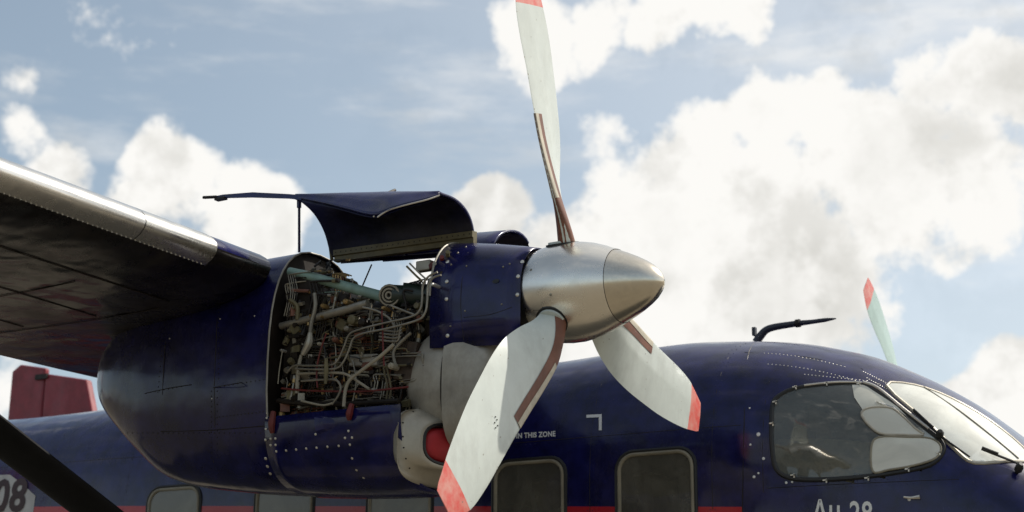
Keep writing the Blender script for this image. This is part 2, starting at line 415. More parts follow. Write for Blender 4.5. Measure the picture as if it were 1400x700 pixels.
# skin colours: navy, with a red band painted along the side
idx = []
ff2 = cull(fv, ff)
for f in ff2:
    c = sum((Vector(fv[i]) for i in f), Vector())/len(f)
    band = -.555 - (c.x+4.3)*.052
    idx.append(1 if (c.x < .0 and c.z < band and c.z > band-.26 and abs(c.y) > .3) else 0)
hp = mat('fuselage_paint', NAVY, .15, spec=.35, coat=.2, nvar=.3, bump=.014, bscale=3.6, dirt=.07)
t = hp.node_tree; b = t.nodes['Principled BSDF']; src = b.inputs['Base Color'].links[0].from_socket
cn = t.nodes.new('ShaderNodeTexCoord'); sx = t.nodes.new('ShaderNodeSeparateXYZ'); t.links.new(cn.outputs['Object'], sx.inputs[0])
def mm(op, a, b_):
    n = t.nodes.new('ShaderNodeMath'); n.operation = op
    for k, v in enumerate((a, b_)):
        if hasattr(v, 'is_output'): t.links.new(v, n.inputs[k])
        else: n.inputs[k].default_value = v
    return n.outputs[0]
zz = mm('ADD', sx.outputs[2], mm('MULTIPLY', sx.outputs[0], .052))       # the band rises gently towards the tail
msk = mm('MULTIPLY', mm('LESS_THAN', zz, H-.783), mm('GREATER_THAN', zz, H-1.06))
msk = mm('MULTIPLY', msk, mm('LESS_THAN', sx.outputs[0], .1))
mx_ = t.nodes.new('ShaderNodeMix'); mx_.data_type = 'RGBA'; t.links.new(msk, mx_.inputs['Factor']); t.links.new(src, mx_.inputs['A'])
mx_.inputs['B'].default_value = (.42, .018, .028, 1); t.links.new(mx_.outputs['Result'], b.inputs['Base Color'])
fus = mk('fuselage', fv, ff2, hp, root, True)
iv, if_ = shellgrid(.035)
mk('cabin_lining', iv, cull(iv, if_), M['liner'], fus)
mb = MB(); mb.box((-1.2, 0, -1.25), (6.2, 1.7, .04)); mb.build('cabin_floor', M['floorm'], fus)
mb = MB(); mb.box((-.02, .0, -.85), (.03, .7, .9)); mb.box((-.02, .62, -.7), (.03, .5, 1.3)); mb.build('bulkhead', M['liner'], fus)
def rim(P3, r, name, m, parent, seg=8):
    mb = MB(); mb.tube(P3, r, seg, 0, 1, closed=True); return mb.build(name, m, parent)
def pane(P3, off, name, m, parent, tree=ftree, steps=6):
    c = sum((p for p, n in P3), Vector())/len(P3); nn = sum((n for p, n in P3), Vector()).normalized()
    rows = []
    for s in range(steps+1):
        t = s/steps; row = []
        for p, n in P3:
            q = c*(1-t)+p*t
            h, hn, i, d = tree.ray_cast(q+nn*1.0, -nn)
            row.append((h if h is not None else q)+nn*off)
        rows.append(row)
    vs, fs = grid(rows, closed=True)
    f = fs[len(P3)*3]; a_, b_, c_ = Vector(vs[f[0]]), Vector(vs[f[1]]), Vector(vs[f[2]])
    if (b_-a_).cross(c_-a_).dot(nn) < 0: fs = [g_[::-1] for g_ in fs]
    return mk(name, vs, fs, m, parent)
for i, (a, b) in enumerate(WX):
    P3 = side_pts(rrect(a, b, -1.0, -.478, .085))
    w = rim([p+n*.003 for p, n in P3], .011, 'cabin_window', M['frame'], root, 8)
    P4 = side_pts(rrect(a-.018, b+.018, -1.018, -.46, .1)); rim([p for p, n in P4], .011, 'window_seal', M['black'], w)
    pane(P3, .002, 'pane', M['glass'] if i > 2 else M['glass_old'], w)
    P3 = side_pts(rrect(a, b, -1.0, -.478, .085), side=1)
    w = rim([p+n*.003 for p, n in P3], .011, 'cabin_window', M['frame'], root, 8); pane(P3, .002, 'pane', M['glass'], w)
# seats seen through the panes
for x in (-3.4, -2.6, -1.8, -1.0, -.35, .55):
    for y in (-.5, .5):
        mb = MB(); mb.box((x, y, -1.0), (.42, .42, .12)); mb.box((x-.22, y, -.78), (.1, .42, .5), Matrix.Rotation(R(-8), 3, 'Y'))
        if x > .3: mb.box((x-.26, y, -.42), (.07, .22, .18))
        s = mb.build('seat', M['seat'], fus, False)
        bv = s.modifiers.new('b', 'BEVEL'); bv.width = .03; bv.segments = 2
mb = MB(); mb.box((1.0, 0, -.78), (.3, 1.3, .3)); mb.box((.92, 0, -.64), (.34, 1.3, .05), Matrix.Rotation(R(6), 3, 'Y')); mb.build('instrument_panel', M['olive'], fus)
rows = []
for x in np.linspace(.2, 1.12, 10):
    t = (x-.2)/.92; top = -.43-.13*t*t
    rows.append([(x, -.80+.06*t, -1.0), (x, -.82+.06*t, top-.03), (x, -.80+.06*t, top), (x, -.66, top+.012), (x, -.45, top-.02), (x, -.45, -1.0)])
vs, fs = grid(rows, cap0=True, cap1=True); mk('ground_reflection_block', vs, fs, mat('ground_reflection_ochre', (.50, .41, .22), .55, nvar=.3, dirt=.3, dscale=8), fus)  # ochre block added to stand for the ground reflected in the lower glass


# ---- cockpit side window with its small opening panes
ckp = [hit(ftree, *q) for q in smoothpoly(ckpx, 4)]
cw = rim([p for p, n in ckp], .013, 'cockpit_window', M['black'], root)
pane(ckp, .003, 'pane', M['glass_ck'], cw)
ov = [hit(ftree, *q) for q in smoothpoly([(1178, 566), (1192, 559), (1218, 560), (1234, 571), (1252, 588), (1262, 596), (1235, 596), (1205, 594), (1188, 582)], 4)]
o1 = rim([p+n*.01 for p, n in ov], .007, 'quarter_light', M['lip'], cw); 
pane(ov, .012, 'pane', M['glass_pale'], o1).parent = cw
sp = [hit(ftree, *q) for q in smoothpoly([(1192, 612), (1202, 599), (1240, 599), (1272, 601), (1286, 612), (1280, 627), (1250, 637), (1215, 643), (1194, 645)], 4)]
o2 = rim([p+n*.01 for p, n in sp], .006, 'sliding_window', M['frame'], cw)
pane(sp, .012, 'pane', M['glass_pale'], o2).parent = cw
up = [hit(ftree, *q) for q in [(1165, 528), (1182, 528), (1225, 556), (1240, 571), (1222, 558), (1194, 557), (1180, 563), (1168, 545)]]
pane(up, .010, 'pane', M['glass_pale'], cw)
for a in [(1060, 551), (1087, 531), (1129, 526), (1174, 527), (1085, 650), (1129, 657), (1186, 654), (1241, 642), (1283, 620), (1056, 580)]:
    p, n = hit(ftree, *a); mb = MB(); mb.box(p+n*.012, (.022, .012, .007)); mb.box(p+n*.012+Vector((.008, 0, -.004)), (.006, .012, .02)); mb.disc(p+n*.014, n, .004, .006)
    mb.build('window_clip', M['bolt'], cw)
mb = MB(); q = [hit(ftree, *a) for a in [(1100, 529), (1140, 525), (1172, 525), (1178, 526)]]
mb.tube([p+n*.012 for p, n in q], .006); mb.build('rain_gutter', M['bolt'], cw)

# ---- windscreen
wp = [hit(ftree, *q) for q in smoothpoly(wspx, 3)]
wp = [a for a in wp if a[0] is not None]
ws = rim([p for p, n in wp], .010, 'windscreen', M['lip'], root)
pane(wp, .004, 'pane', M['glass_ws'], ws)
mb = MB(); q = [hit(ftree, *a) for a in [(1262, 530), (1310, 562), (1355, 597), (1392, 628)]]
mb.tube([p+n*.006 for p, n in q], .004); mb.build('windscreen_bar', M['frame'], ws)
mb = MB(); q = [hit(ftree, *a) for a in [(1180, 525), (1200, 533), (1236, 562), (1270, 588)]]
mb.tube([p+n*.012 for p, n in q], .008); mb.build('pillar_strip', M['bolt'], cw)
def wiper(pts, knob, o):
    mb = MB(); P = [hit(ftree, *a) for a in pts]
    mb.tube([p+n*(.022) for p, n in P], [.0065]*(len(P)-1)+[.005], 6)
    mb.tube([p+n*(.034) for p, n in P[:2]], .006, 6)
    w = mb.build('wiper', M['black'], root)
    mb = MB(); p, n = hit(ftree, *knob); mb.disc(p+n*.03, n, .02, .03); mb.tube([p, p+n*.05], .01); mb.build('wiper_pivot', M['black'], w)
wiper([(1248, 566), (1275, 590), (1290, 603), (1325, 628)], (1284, 599), 0)
wiper([(1340, 618), (1362, 627), (1384, 636), (1394, 641)], (1390, 646), 0)

# ---- aerial mast on the roof
mb = MB(); mb.tube([at(1034, 468, 'y', 0), at(1040, 459, 'y', 0), at(1052, 449, 'y', 0), at(1085, 443, 'y', 0), at(1110, 440, 'y', 0), at(1128, 437.5, 'y', 0), at(1143, 435.5, 'y', 0)],
                   [.026, .024, .021, .018, .013, .012, .003], 10)
mb.box(at(1036, 462, 'y', 0)+Vector((-.02, 0, .04)), (.02, .03, .05))
am = mb.build('aerial_mast', mat('dark_mast', (.025, .025, .04), .4, nvar=.3), root)
mb = MB(); mb.tube([at(1088, 442.4, 'y', 0), at(1094, 441.6, 'y', 0)], .024, 10, 0, 1); mb.build('collar', M['soot'], am)

# ---- wing
def foil(xle, zle, xte, zte, t, n=26):
    pts = []
    c = math.hypot(xte-xle, zte-zle)
    for side in (1, -1):
        rng = range(n+1) if side == 1 else range(n-1, 0, -1)
        for k in rng:
            s = (1-math.cos(math.pi*k/n))/2
            yt = 5*t*(.2969*math.sqrt(s)-.126*s-.3516*s*s+.2843*s**3-.1036*s**4)
            cam_ = .02*4*s*(1-s)
            pts.append((xle+(xte-xle)*s, zle+(zte-zle)*s+(cam_+side*yt)*c))
    # start at the leading edge over the top to the tail and back underneath
    return pts
def wsec(y):
    a = abs(y); dih = max(0, a-2.6)*.012
    ch = 2.1-max(0, a-3.5)*.085
    xl = -1.36 if not 2.2 < a < 3.0 else -1.48
    p = foil(xl, .19+dih, -1.36-ch, .035+dih, .14 if a < 8 else .12)
    return [(x, y, z) for x, z in p]
ys = [-10.9, -10, -8.5, -7, -6, -5.2, -4.6, -4.2, -3.8, -3.38, -3.02, -2.95, -2.3, -2.15, -1.2, -.6, 0, .6, 1.2, 2.6, 3.4, 5, 7, 9, 10.9]
rows = [wsec(y) for y in ys]
wv_, wf = grid(rows, closed=True, cap0=True, cap1=True)
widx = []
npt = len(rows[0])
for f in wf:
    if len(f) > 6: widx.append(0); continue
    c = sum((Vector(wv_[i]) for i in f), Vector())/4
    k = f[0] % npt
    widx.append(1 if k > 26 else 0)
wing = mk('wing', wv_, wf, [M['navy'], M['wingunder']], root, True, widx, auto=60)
# polished leading-edge skins, one sheet each side, standing 3 mm proud
def leskin(y0, y1, name, m, hi=8, lo=3, off=.003, ns=12):
    rows = []
    for i in range(ns+1):
        y = y0+(y1-y0)*i/ns
        s = wsec(y); n_ = len(s)
        seq = [s[(k) % n_] for k in range(-lo, hi+1)]
        c = Vector((-1.36-.25, y, .17))
        row = []
        for p in seq:
            d = Vector((p[0], 0, p[2]))-Vector((c.x, 0, c.z)); d.normalize(); row.append(Vector(p)+d*off)
        rows.append(row)
    vs, fs = grid(rows); return mk(name, vs, fs, m, wing)
leskin(-10.9, -3.86, 'leading_edge_skin', M['alu_p'], ns=20)
leskin(-3.855, -3.40, 'leading_edge_skin', M['alu'], ns=6)
# rivet row along the lower edge of the skin
mb = MB()
for y in np.arange(-6.2, -3.42, .028):
    s = wsec(y); p = Vector(s[-3 % len(s)])+Vector((.0, 0, -.001))+ (Vector(s[-2 % len(s)])-Vector(s[-3 % len(s)]))*.12
    mb.disc(p+Vector((0.002, 0, -.003)), (.2, 0, -1), .0035, .002, 5)
mb.build('rivet_row', M['bolt'], wing, kind='stuff')
# stringers/panel joints under the wing
mb = MB()
for k in (33, 36, 40, 44):
    pts = []
    for y in (-8, -6, -5, -4, -3.2): s = wsec(y); pts.append(Vector(s[k % npt])+Vector((0, 0, -.003)))
    mb.tube(pts, .0025, 5)
for y in np.arange(-7, -3, .55):
    s = wsec(y); mb.tube([Vector(s[k % npt])+Vector((0, 0, -.003)) for k in range(28, 46, 3)], .002, 5)
mb.build('panel_joint', M['soot'], wing)
# strut
A = Vector((-1.9, -1.1, -2.0)); B = Vector((-1.9, -6.0, .14))
ax = (B-A).normalized(); ux = Vector((1, 0, 0)); uz = ax.cross(ux)
rows = []
for P in (A, B):
    row = []
    for k in range(20):
        a = 2*math.pi*k/20; row.append(P+ux*.14*math.cos(a)+uz*.034*math.sin(a))
    rows.append(row)
vs, fs = grid(rows, closed=True, cap0=True, cap1=True); st = mk('wing_strut', vs, fs, mat('strut_black', (.008, .008, .009), .7, spec=.2, nvar=.2), root, auto=60)

# ---- tail
def slab(poly, y, th, name, m, parent):
    n = len(poly); vs = [(a, y-th/2, b) for a, b in poly]+[(a, y+th/2, b) for a, b in poly]
    fs = [tuple(range(n)), tuple(range(2*n-1, n-1, -1))]+[(i, i+n, (i+1) % n+n, (i+1) % n) for i in range(n)]
    o = mk(name, vs, fs, m, parent, False)
    b = o.modifiers.new('b', 'BEVEL'); b.width = .02; b.segments = 3; return o
for s in (1, -1):
    Y = 2.4*s
    f = slab([(-8.62, 1.29), (-8.06, 1.18), (-7.80, .45), (-7.75, -.2), (-8.62, -.2)], Y, .09, 'tail_fin', M['finred'], root)
    slab([(-8.64, 1.35), (-9.0, 1.42), (-9.11, 1.36), (-9.12, -.1), (-8.64, -.2)], Y, .07, 'rudder', M['finred'], f)
    mb = MB(); mb.box((-8.66, Y-.05, 1.26), (.16, .03, .05)); mb.build('hinge_bracket', M['soot'], f)
    mb = MB(); mb.tube([(-9.05, Y, .87), (-9.3, Y, .85)], .008, 6); mb.build('static_wick', M['whitep'], f)
rows = [[(x, y, z) for x, z in foil(-7.9, .2, -9.0, .2, .1, 12)] for y in (-2.4, 0, 2.4)]
vs, fs = grid(rows, closed=True, cap0=True, cap1=True); mk('tailplane', vs, fs, M['navy'], root, auto=60)

# ---- starboard nacelle: aft fairing
NY = -2.6
NT = [(-2.72, -.06, .10, -.24), (-2.70, -.02, .15, -.29), (-2.65, .04, .20, -.36), (-2.55, .11, .25, -.45), (-2.4, .20, .295, -.575), (-2.2, .30, .335, -.71), (-1.8, .35, .36, -.785), (-1.4, .36, .365, -.825)]
rows = []
for x in list(np.linspace(-2.72, -2.5, 12))+list(np.linspace(-2.46, -1.4, 26)):
    t, w, b = spl([(a, t, w, b) for a, t, w, b in NT], x); rows.append(ring(x, NY, w, t, b, 2.6, 56))
vs, fs = grid(rows, closed=True, cap0=True)
nac = mk('engine_nacelle', vs, fs, M['navy'], root)
ntree = bvh(nac)
# firewall
r0 = ring(-1.42, NY, .36, .352, -.81, 2.6, 40)
mb = MB(); mb.add(r0+[(-1.42, NY, -.2)], [(i, (i+1) % 40, 40) for i in range(40)]); mb.build('firewall', M['soot'], nac)
mb = MB(); mb.tube(ring(-1.40, NY, .364, .359, -.823, 2.6, 40), .0045, 6, 0, 1, closed=True); mb.build('bay_frame', M['duct'], nac)
mb = MB()
for L_ in ([(232, 404), (226, 470), (222, 540)], [(300, 380), (297, 440), (293, 528)], [(150, 585), (220, 590), (292, 588), (366, 582)],[(198, 538), (230, 531), (262, 526)], [(292, 530), (330, 523), (370, 517)], [(293, 530), (294, 580), (292, 632)]):
    q = [hit(ntree, *a) for a in L_]; q = [p+n*.0005 for p, n in q if p is not None]
    if len(q) > 1: mb.tube(q, .002, 5)
mb.build('panel_seam', M['soot'], nac, kind='stuff')
mb = MB()
def rv(tree, pts, r, h=.004):
    for a in pts:
        p, n = hit(tree, *a)
        if p is not None: mb.disc(p, n, r, h, 8)
rv(ntree, [(x, 538-(x-198)*.19) for x in range(200, 262, 6)]+[(x, 530-(x-292)*.16) for x in range(295, 368, 6)]+[(289, y) for y in range(535, 632, 7)]+[(297, y) for y in range(535, 632, 9)]
   + [(300+x*5, 570-x*.6) for x in range(13)]+[(x, 592) for x in range(160, 360, 7)]+[(299, y) for y in range(385, 525, 7)]+[(229-.1*(y-404), y) for y in range(410, 540, 7)], .003, .0025)
mb.build('rivet_row', M['soot'], nac, kind='stuff')
mb = MB()
rv(ntree, [(232, 463), (301, 436), (348, 432), (365, 565), (290, 545)], .004)
mb.build('screw', M['bolt'], nac, kind='stuff')

# ---- lower cowl (the chin), open on top
LT = [(-1.395, .365, -.825), (-1.1, .365, -.845), (-.8, .36, -.855), (-.65, .35, -.85)]
def chin(x, w, b, top=-.52, seg=40, n=2.9, dy=0):
    out = []
    zc = -.50
    for k in range(seg+1):
        a = math.pi+math.pi*k/seg
        out.append((x, NY+w*sgn(math.cos(a), 2/n), zc+(zc-b)*sgn(math.sin(a), 2/2.3)))
    return out
rows = []
for x in np.linspace(-1.395, -.65, 14):
    w, b = spl(LT, x); rows.append(chin(x, w, b))
vs, fs = grid(rows)
lc = mk('lower_cowling', vs, fs, M['navy'], root); sm = lc.modifiers.new('s', 'SOLIDIFY'); sm.thickness = .006; sm.offset = 0
rows = []
for x, w, b in [(-.65, .345, -.848), (-.5, .335, -.83), (-.35, .30, -.79), (-.28, .24, -.72)]:
    rows.append([(p[0], p[1], p[2]) for p in chin(x, w*.96, b+.01)[:12]])
lct = bvh(lc)
# upper shoulder over the intake
rows = []
for x in np.linspace(-.66, -.46, 6):
    t = (x+.66)/.38
    row = []
    for k in range(17):
        a = math.pi*k/16; row.append((x, NY-(.34-.06*t)*sgn(math.cos(a), .8), -.55-.10*t-.04+(.10-.02*t)*sgn(math.sin(a), .7)))
    rows.append(row)
pxs = [(110, 137), (105, 203), (103, 268), (133, 262), (162, 260), (133, 300), (163, 298), (167, 337), (103, 380), (113, 427), (130, 470), (226, 332), (286, 326), (346, 320), (408, 315), (473, 309), (540, 304), (607, 297), (578, 257), (620, 255), (598, 215), (620, 378), (646, 448), (688, 494), (402, 235)]
for a in pxs:
    p, n = hit(lct, 340+a[0]/4.373, 540+a[1]/4.373)
    if p is None: p, n = hit(ntree, 340+a[0]/4.373, 540+a[1]/4.373)
    if p is None: continue
    mb = MB(); mb.disc(p, n, .0078, .004, 10); mb.build('screw', M['bolt'], lc)
# ram-air scoop pressed in the side
q = [hit(lct, *a)[0] for a in [(435, 571), (437, 590), (462, 580), (460, 575)]]
nn = hit(lct, 445, 580)[1]
mb = MB(); mb.add([p+nn*.002 for p in q], [(0, 1, 2, 3)]); sc = mb.build('scoop_opening', M['black'], lc, False)
mb = MB(); rows = []
for t in np.linspace(0, 1, 7):
    a = q[0].lerp(q[3], t); b = q[1].lerp(q[2], t); h = .028*(1-t)
    rows.append([a+Vector((0, 0, .012)), a+nn*h, a.lerp(b, .5)+nn*h*1.2, b+nn*h, b+Vector((0, 0, -.012))])
vs, fs = grid(rows); mb.add(vs, fs); mb.build('scoop', M['navy'], lc)
for a, b in (((372, 565), (374, 592)), ((477, 553), (479, 574))):
    p1, n1 = hit(lct, *a); p2, n2 = hit(lct, *b)
    for k in range(1, 12):
        if p1 is None: p1, n1 = hit(lct, a[0]+k, a[1]+k)
        if p2 is None: p2, n2 = hit(lct, b[0]+k, b[1]+k)
    mb = MB(); mb.tube([p1+n1*.012+Vector((0, 0, .02)), (p1+p2)/2+n1*.02, p2+n2*.01], [.012, .017, .010], 6); mb.build('latch', M['rpipe'], lc)

# ---- intake lip and red blanking plug
rows = []
for x, w, top, b, n in [(-.66, .356, -.500, -.835, 4.2), (-.60, .353, -.503, -.822, 4.2), (-.53, .340, -.515, -.805, 4), (-.47, .310, -.545, -.785, 3.6), (-.43, .27, -.565, -.79, 3), (-.42, .245, -.582, -.775, 3), (-.43, .232, -.592, -.765, 3), (-.5, .228, -.598, -.76, 3)]:
    rows.append(ring(x, NY, w, top, b, n, 48))
def squeeze(p, k):            # the intake sits towards the outboard side of the chin
    y = NY-.35+(p[1]-(NY-.35))*(1-.42*k); return (p[0]+(y-NY)*.5*k, y, p[2]+.012*k)
rows = [[squeeze(p, max(0, min(1, (p[0]+.64)/.12))) for p in q_] for q_ in rows]
vs, fs = grid(rows, closed=True); lip = mk('intake_lip', vs, fs, M['lip'], root)
mb = MB(); mb.tube([squeeze(p, 1) for p in ring(-.425, NY, .236, -.588, -.768, 3, 40)], .009, 6, 0, 1, closed=True); mb.build('lip_seal', M['black'], lip)
rows = [[squeeze(p, 1) for p in ring(x, NY, w, -.68+h, -.68-h, 3, 40)] for x, w, h in [(-.5, .222, .082), (-.44, .215, .078), (-.42, .19, .065), (-.41, .12, .04), (-.408, .01, .005)]]
vs, fs = grid(rows, closed=True, cap1=True); mk('intake_plug', vs, fs, M['redflag'], root)
ltree = bvh(lip); mb = MB()
rv(ltree, [(551, 562), (551, 578), (551, 597), (552, 612), (555, 627), (565, 563), (560, 640)], .004, .003)
mb.build('rivet_row', M['soot'], lip, kind='stuff')

# ---- grey exhaust ducting under the gearbox
def egg(stats, n=2.3, seg=40):
    return grid([ring(x, NY, w, t, b, n, seg) for x, w, t, b in stats], closed=True, cap0=True, cap1=True)
vs, fs = egg([(-.76, .12, -.24, -.42), (-.74, .19, -.19, -.50), (-.69, .235, -.15, -.58), (-.62, .25, -.10, -.62), (-.55, .255, -.09, -.65), (-.505, .25, -.10, -.66)])
dA = mk('exhaust_duct', vs, fs, M['duct'], root, auto=50)
vs, fs = egg([(-.497, .19, -.12, -.69), (-.45, .195, -.13, -.69), (-.40, .195, -.15, -.67), (-.34, .185, -.18, -.62), (-.30, .165, -.21, -.56), (-.275, .13, -.25, -.48), (-.27, .10, -.28, -.44)], 3)
vs = [(a, b-.07, c) for a, b, c in vs]
dB = mk('exhaust_duct', vs, fs, M['duct'], root, auto=50)
mb = MB(); mb.tube(ring(-.501, NY, .256, -.11, -.70, 2.3, 36), .006, 6, 0, 1, closed=True); mb.build('clamp_ring', M['soot'], dA)

# ---- front cowling round the gearbox
def arch(x, w, top, low=-.245, n=2.15, seg=28):
    o = [(x, NY-w*(1-.02), low), (x, NY-w, low*.5)]
    for k in range(seg+1):
        a = math.pi-math.pi*k/seg; o.append((x, NY+w*sgn(math.cos(a), 2/n), top*sgn(math.sin(a), 2/n)))
    return o+[(x, NY+w*.98, low*.4)]
rows = [arch(x, w, t, l) for x, w, t, l in [(-.125, .212, .218, -.26), (-.20, .222, .236, -.255), (-.32, .236, .262, -.25), (-.44, .247, .283, -.245), (-.57, .255, .298, -.24)]]
vs, fs = grid(rows); fc = mk('front_cowling', vs, fs, M['navy'], root); s_ = fc.modifiers.new('s', 'SOLIDIFY'); s_.thickness = .006; s_.offset = -1
fct = bvh(fc)
mb = MB(); mb.tube(arch(-.57, .257, .300, -.24)[2:-2], .005, 6, 0, 1); mb.build('edge_strip', M['duct'], fc)
mb = MB(); mb.tube([(-.11, NY, 0), (-.16, NY, 0)], .205, 40, 0, 1); mb.build('gearbox_face', M['black'], fc)
vs, fs = egg([(-.56, .15, .2, -.2), (-.54, .2, .2, -.2), (-.2, .17, .15, -.2)]); mk('reduction_gearbox', vs, fs, M['soot'], fc)
for a in [(714, 358), (708.5, 378), (707.5, 403), (712.5, 427), (611, 385), (610.5, 409), (612, 358), (626, 346), (637, 338), (617, 362), (638, 364), (688, 365), (697, 361), (686, 416), (636, 425), (616, 446), (612, 459)]:
    p, n = hit(fct, *a)
    if p is None: continue
    big_ = a[0] > 705 or a[0] < 613
    mb = MB(); mb.disc(p, n, .009 if big_ else .0045, .005, 10); mb.build('screw', M['bolt'] if big_ else M['gpipe'], fc)
p, n = hit(fct, 678, 384.5); u = Vector((1, 0, 0)); v = n.cross(u)
mb = MB(); mb.add([p+n*.002+u*.018*math.cos(a)+v*.010*math.sin(a) for a in np.linspace(0, 2*math.pi, 17)[:-1]], [tuple(range(16))]); mb.build('drain_hole', M['black'], fc, False)
mb = MB()
for L_ in ([(640, 345), (632, 380), (630, 420), (634, 465)], [(634, 434), (670, 430), (700, 420)]):
    q = [hit(fct, *a) for a in L_]; mb.tube([p for p, n in q if p is not None], .0015, 4)
mb.build('panel_seam', M['soot'], fc)

# ---- cowl doors
def door(aft, front, lip, name, mirror=False):
    cols = []
    n = 9
    for i in range(n):
        t = i/(n-1); col = []
        for k in range(len(aft)):
            p = aft[k].lerp(front[k], t)
            p = p+Vector((0, 0, .022*math.sin(math.pi*t)*(k/(len(aft)-1))))
            col.append(p)
        if lip:
            e = lip[i]; last = col[-1]
            col.append(last.lerp(e, .35)+Vector((0, -.01, .012))); col.append(last.lerp(e, .7)+Vector((0, 0, .008))); col.append(e)
        cols.append(col)
    if mirror: cols = [[Vector((p.x+.02, -5.16-p.y, p.z-.0)) for p in c] for c in cols]
    vs, fs = grid(cols)
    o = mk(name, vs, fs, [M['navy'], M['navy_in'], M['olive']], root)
    sb = o.modifiers.new('sub', 'SUBSURF'); sb.levels = 2; sb.render_levels = 2
    s = o.modifiers.new('s', 'SOLIDIFY'); s.thickness = .011; s.offset = 0
    return o, cols
AX, FX = -1.34, -.5
aft = [at(*p, 'x', AX) for p in [(454, 356), (450, 328), (441, 303), (426, 283), (407, 269)]]
front = [at(*p, 'x', FX) for p in [(650, 333), (647, 307), (639, 287), (622, 270), (602, 265)]]
lp = [((407, 270), -2.9), ((432, 275), -2.93), ((458, 281), -2.97), ((484, 288), -3.0), ((516, 297), -3.05), ((532, 287), -3.03), ((560, 279), -3.0), ((584, 273), -2.96), ((601, 267), -2.91)]
lpp = [at(*p, 'y', y) for p, y in lp]; lpp[0] = aft[-1]+Vector((0, -.02, -.01))
nd, cols = door(aft, front, lpp, 'cowl_door')
# outside is navy; the inside takes the dark lining through a second sheet 7 mm beneath
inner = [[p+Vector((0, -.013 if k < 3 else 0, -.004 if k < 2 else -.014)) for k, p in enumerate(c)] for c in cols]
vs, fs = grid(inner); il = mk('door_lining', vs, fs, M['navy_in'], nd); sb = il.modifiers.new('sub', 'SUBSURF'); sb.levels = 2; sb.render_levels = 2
mb = MB(); mb.tube(cols[0][:5], .010, 6); mb.build('door_rib', M['olive'], nd)
for k in (2, 4, 6): mb = MB(); mb.tube([p+Vector((.012, .005, -.02)) for p in cols[k][:6]], .007, 6); mb.build('door_rib', M['navy_in'], nd)
mb = MB(); mb.tube([p for p in lpp[4:]], .004, 6); mb.build('edge_strip', M['bolt'], nd)
mb = MB()
for i in range(9):
    t = i/8*3.6; k = int(t); p = lpp[4+k].lerp(lpp[min(8, 5+k)], t-k)+Vector((-.03, .015, .012)); mb.disc(p, (0, -.5, .8), .005, .004, 8)
for a in [(497, 279), (502, 272), (531, 266)]:
    p = at(*a, 'y', -2.95); 
mb.build('screw', M['bolt'], nd, kind='stuff')
# tongue of the door reaching aft over the wing
pts = [at(*p, 'y', -2.9) for p in [(412, 270), (395, 268.5), (345, 266.5), (305, 268.5), (292, 270)]]
dirv = (ray(340, 268)); dirv = Vector((dirv.x, dirv.y, 0)).normalized()*.05+Vector((0, 0, .016))
mb = MB(); rows = []
for i, p in enumerate(pts):
    th = [.012, .012, .014, .010, .006][i]
    rows.append([p+Vector((0, 0, -th)), p+dirv+Vector((0, 0, -th)), p+dirv+Vector((0, 0, th*.5)), p+Vector((0, 0, th))])
vs, fs = grid(rows, closed=True, cap0=True, cap1=True); mb.add(vs, fs); mb.build('door_tongue', M['navy'], nd)
mb = MB(); mb.tube([pts[-1]+Vector((.02, 0, 0)), at(278, 270, 'y', -2.9)], .008, 6, 0, 1); mb.box(at(302, 272, 'y', -2.9), (.06, .03, .012)); mb.build('catch', M['soot'], nd)
for a, b in (((499, 277), (512, 267)), ((526, 266), (540, 261.5))):
    p1 = at(*a, 'y', -2.93); p2 = at(*b, 'y', -2.86); mb = MB(); mb.tube([p1+Vector((0, 0, .0)), p2+Vector((0, 0, .006))], .008, 6, 0, 1); mb.build('catch', M['soot'], nd)
# hinge beam
b0, b1 = at(462, 352, 'y', -2.6), at(652, 326, 'y', -2.6)
mb = MB(); rows = []
for p in (b0, b1): rows.append([p+Vector((0, y, z)) for y, z in ((-.03, -.028), (-.03, -.004), (-.04, 0), (-.04, .028), (.0, .032), (.0, -.028))])
vs, fs = grid(rows, closed=True, cap0=True, cap1=True); mb.add(vs, fs); mb.build('hinge_beam', M['olive'], nd, False)
mb = MB()
for i in range(26):
    p = b0.lerp(b1, (i+.5)/26)+Vector((0, -.04, .014)); mb.disc(p, (0, -1, 0), .0035, .002, 6)
mb.build('rivet_row', M['soot'], nd, kind='stuff')
# prop rod
mb = MB(); mb.tube([at(409, 272, 'x', AX), at(409, 345, 'x', -1.385)], .0065, 6, 0, 1); mb.tube([at(409, 272, 'x', AX), at(409, 284, 'x', AX)], .012, 6, 0, 1); mb.box(at(409, 271, 'x', AX), (.03, .03, .015)); mb.build('door_stay', M['navy'], root)
mb = MB(); mb.tube([at(508, 362, 'y', -2.6), at(496, 390, 'y', -2.5)], .004, 6, 0, 1); mb.build('door_stay', M['soot'], root)
# far door, the mirror image
arcf = [at(*p, 'x', -.42) for p in [(674, 342), (677, 330), (685, 320), (698, 316), (710, 318), (720, 327), (727, 340)]]
rows = []
for x in np.linspace(-1.3, -.42, 8): rows.append([(x, p.y, p.z+(-.42-x)*.07) for p in arcf])
vs, fs = grid(rows); fd = mk('cowl_door', vs, fs, M['navy'], root); sb = fd.modifiers.new('sub', 'SUBSURF'); sb.levels = 1; sb.render_levels = 1
s_ = fd.modifiers.new('s', 'SOLIDIFY'); s_.thickness = .010
rows = [[(a, b-.0, c-.012) for a, b, c in r_] for r_ in rows]; vs, fs = grid(rows); mk('door_lining', vs, fs, M['navy_in'], fd)

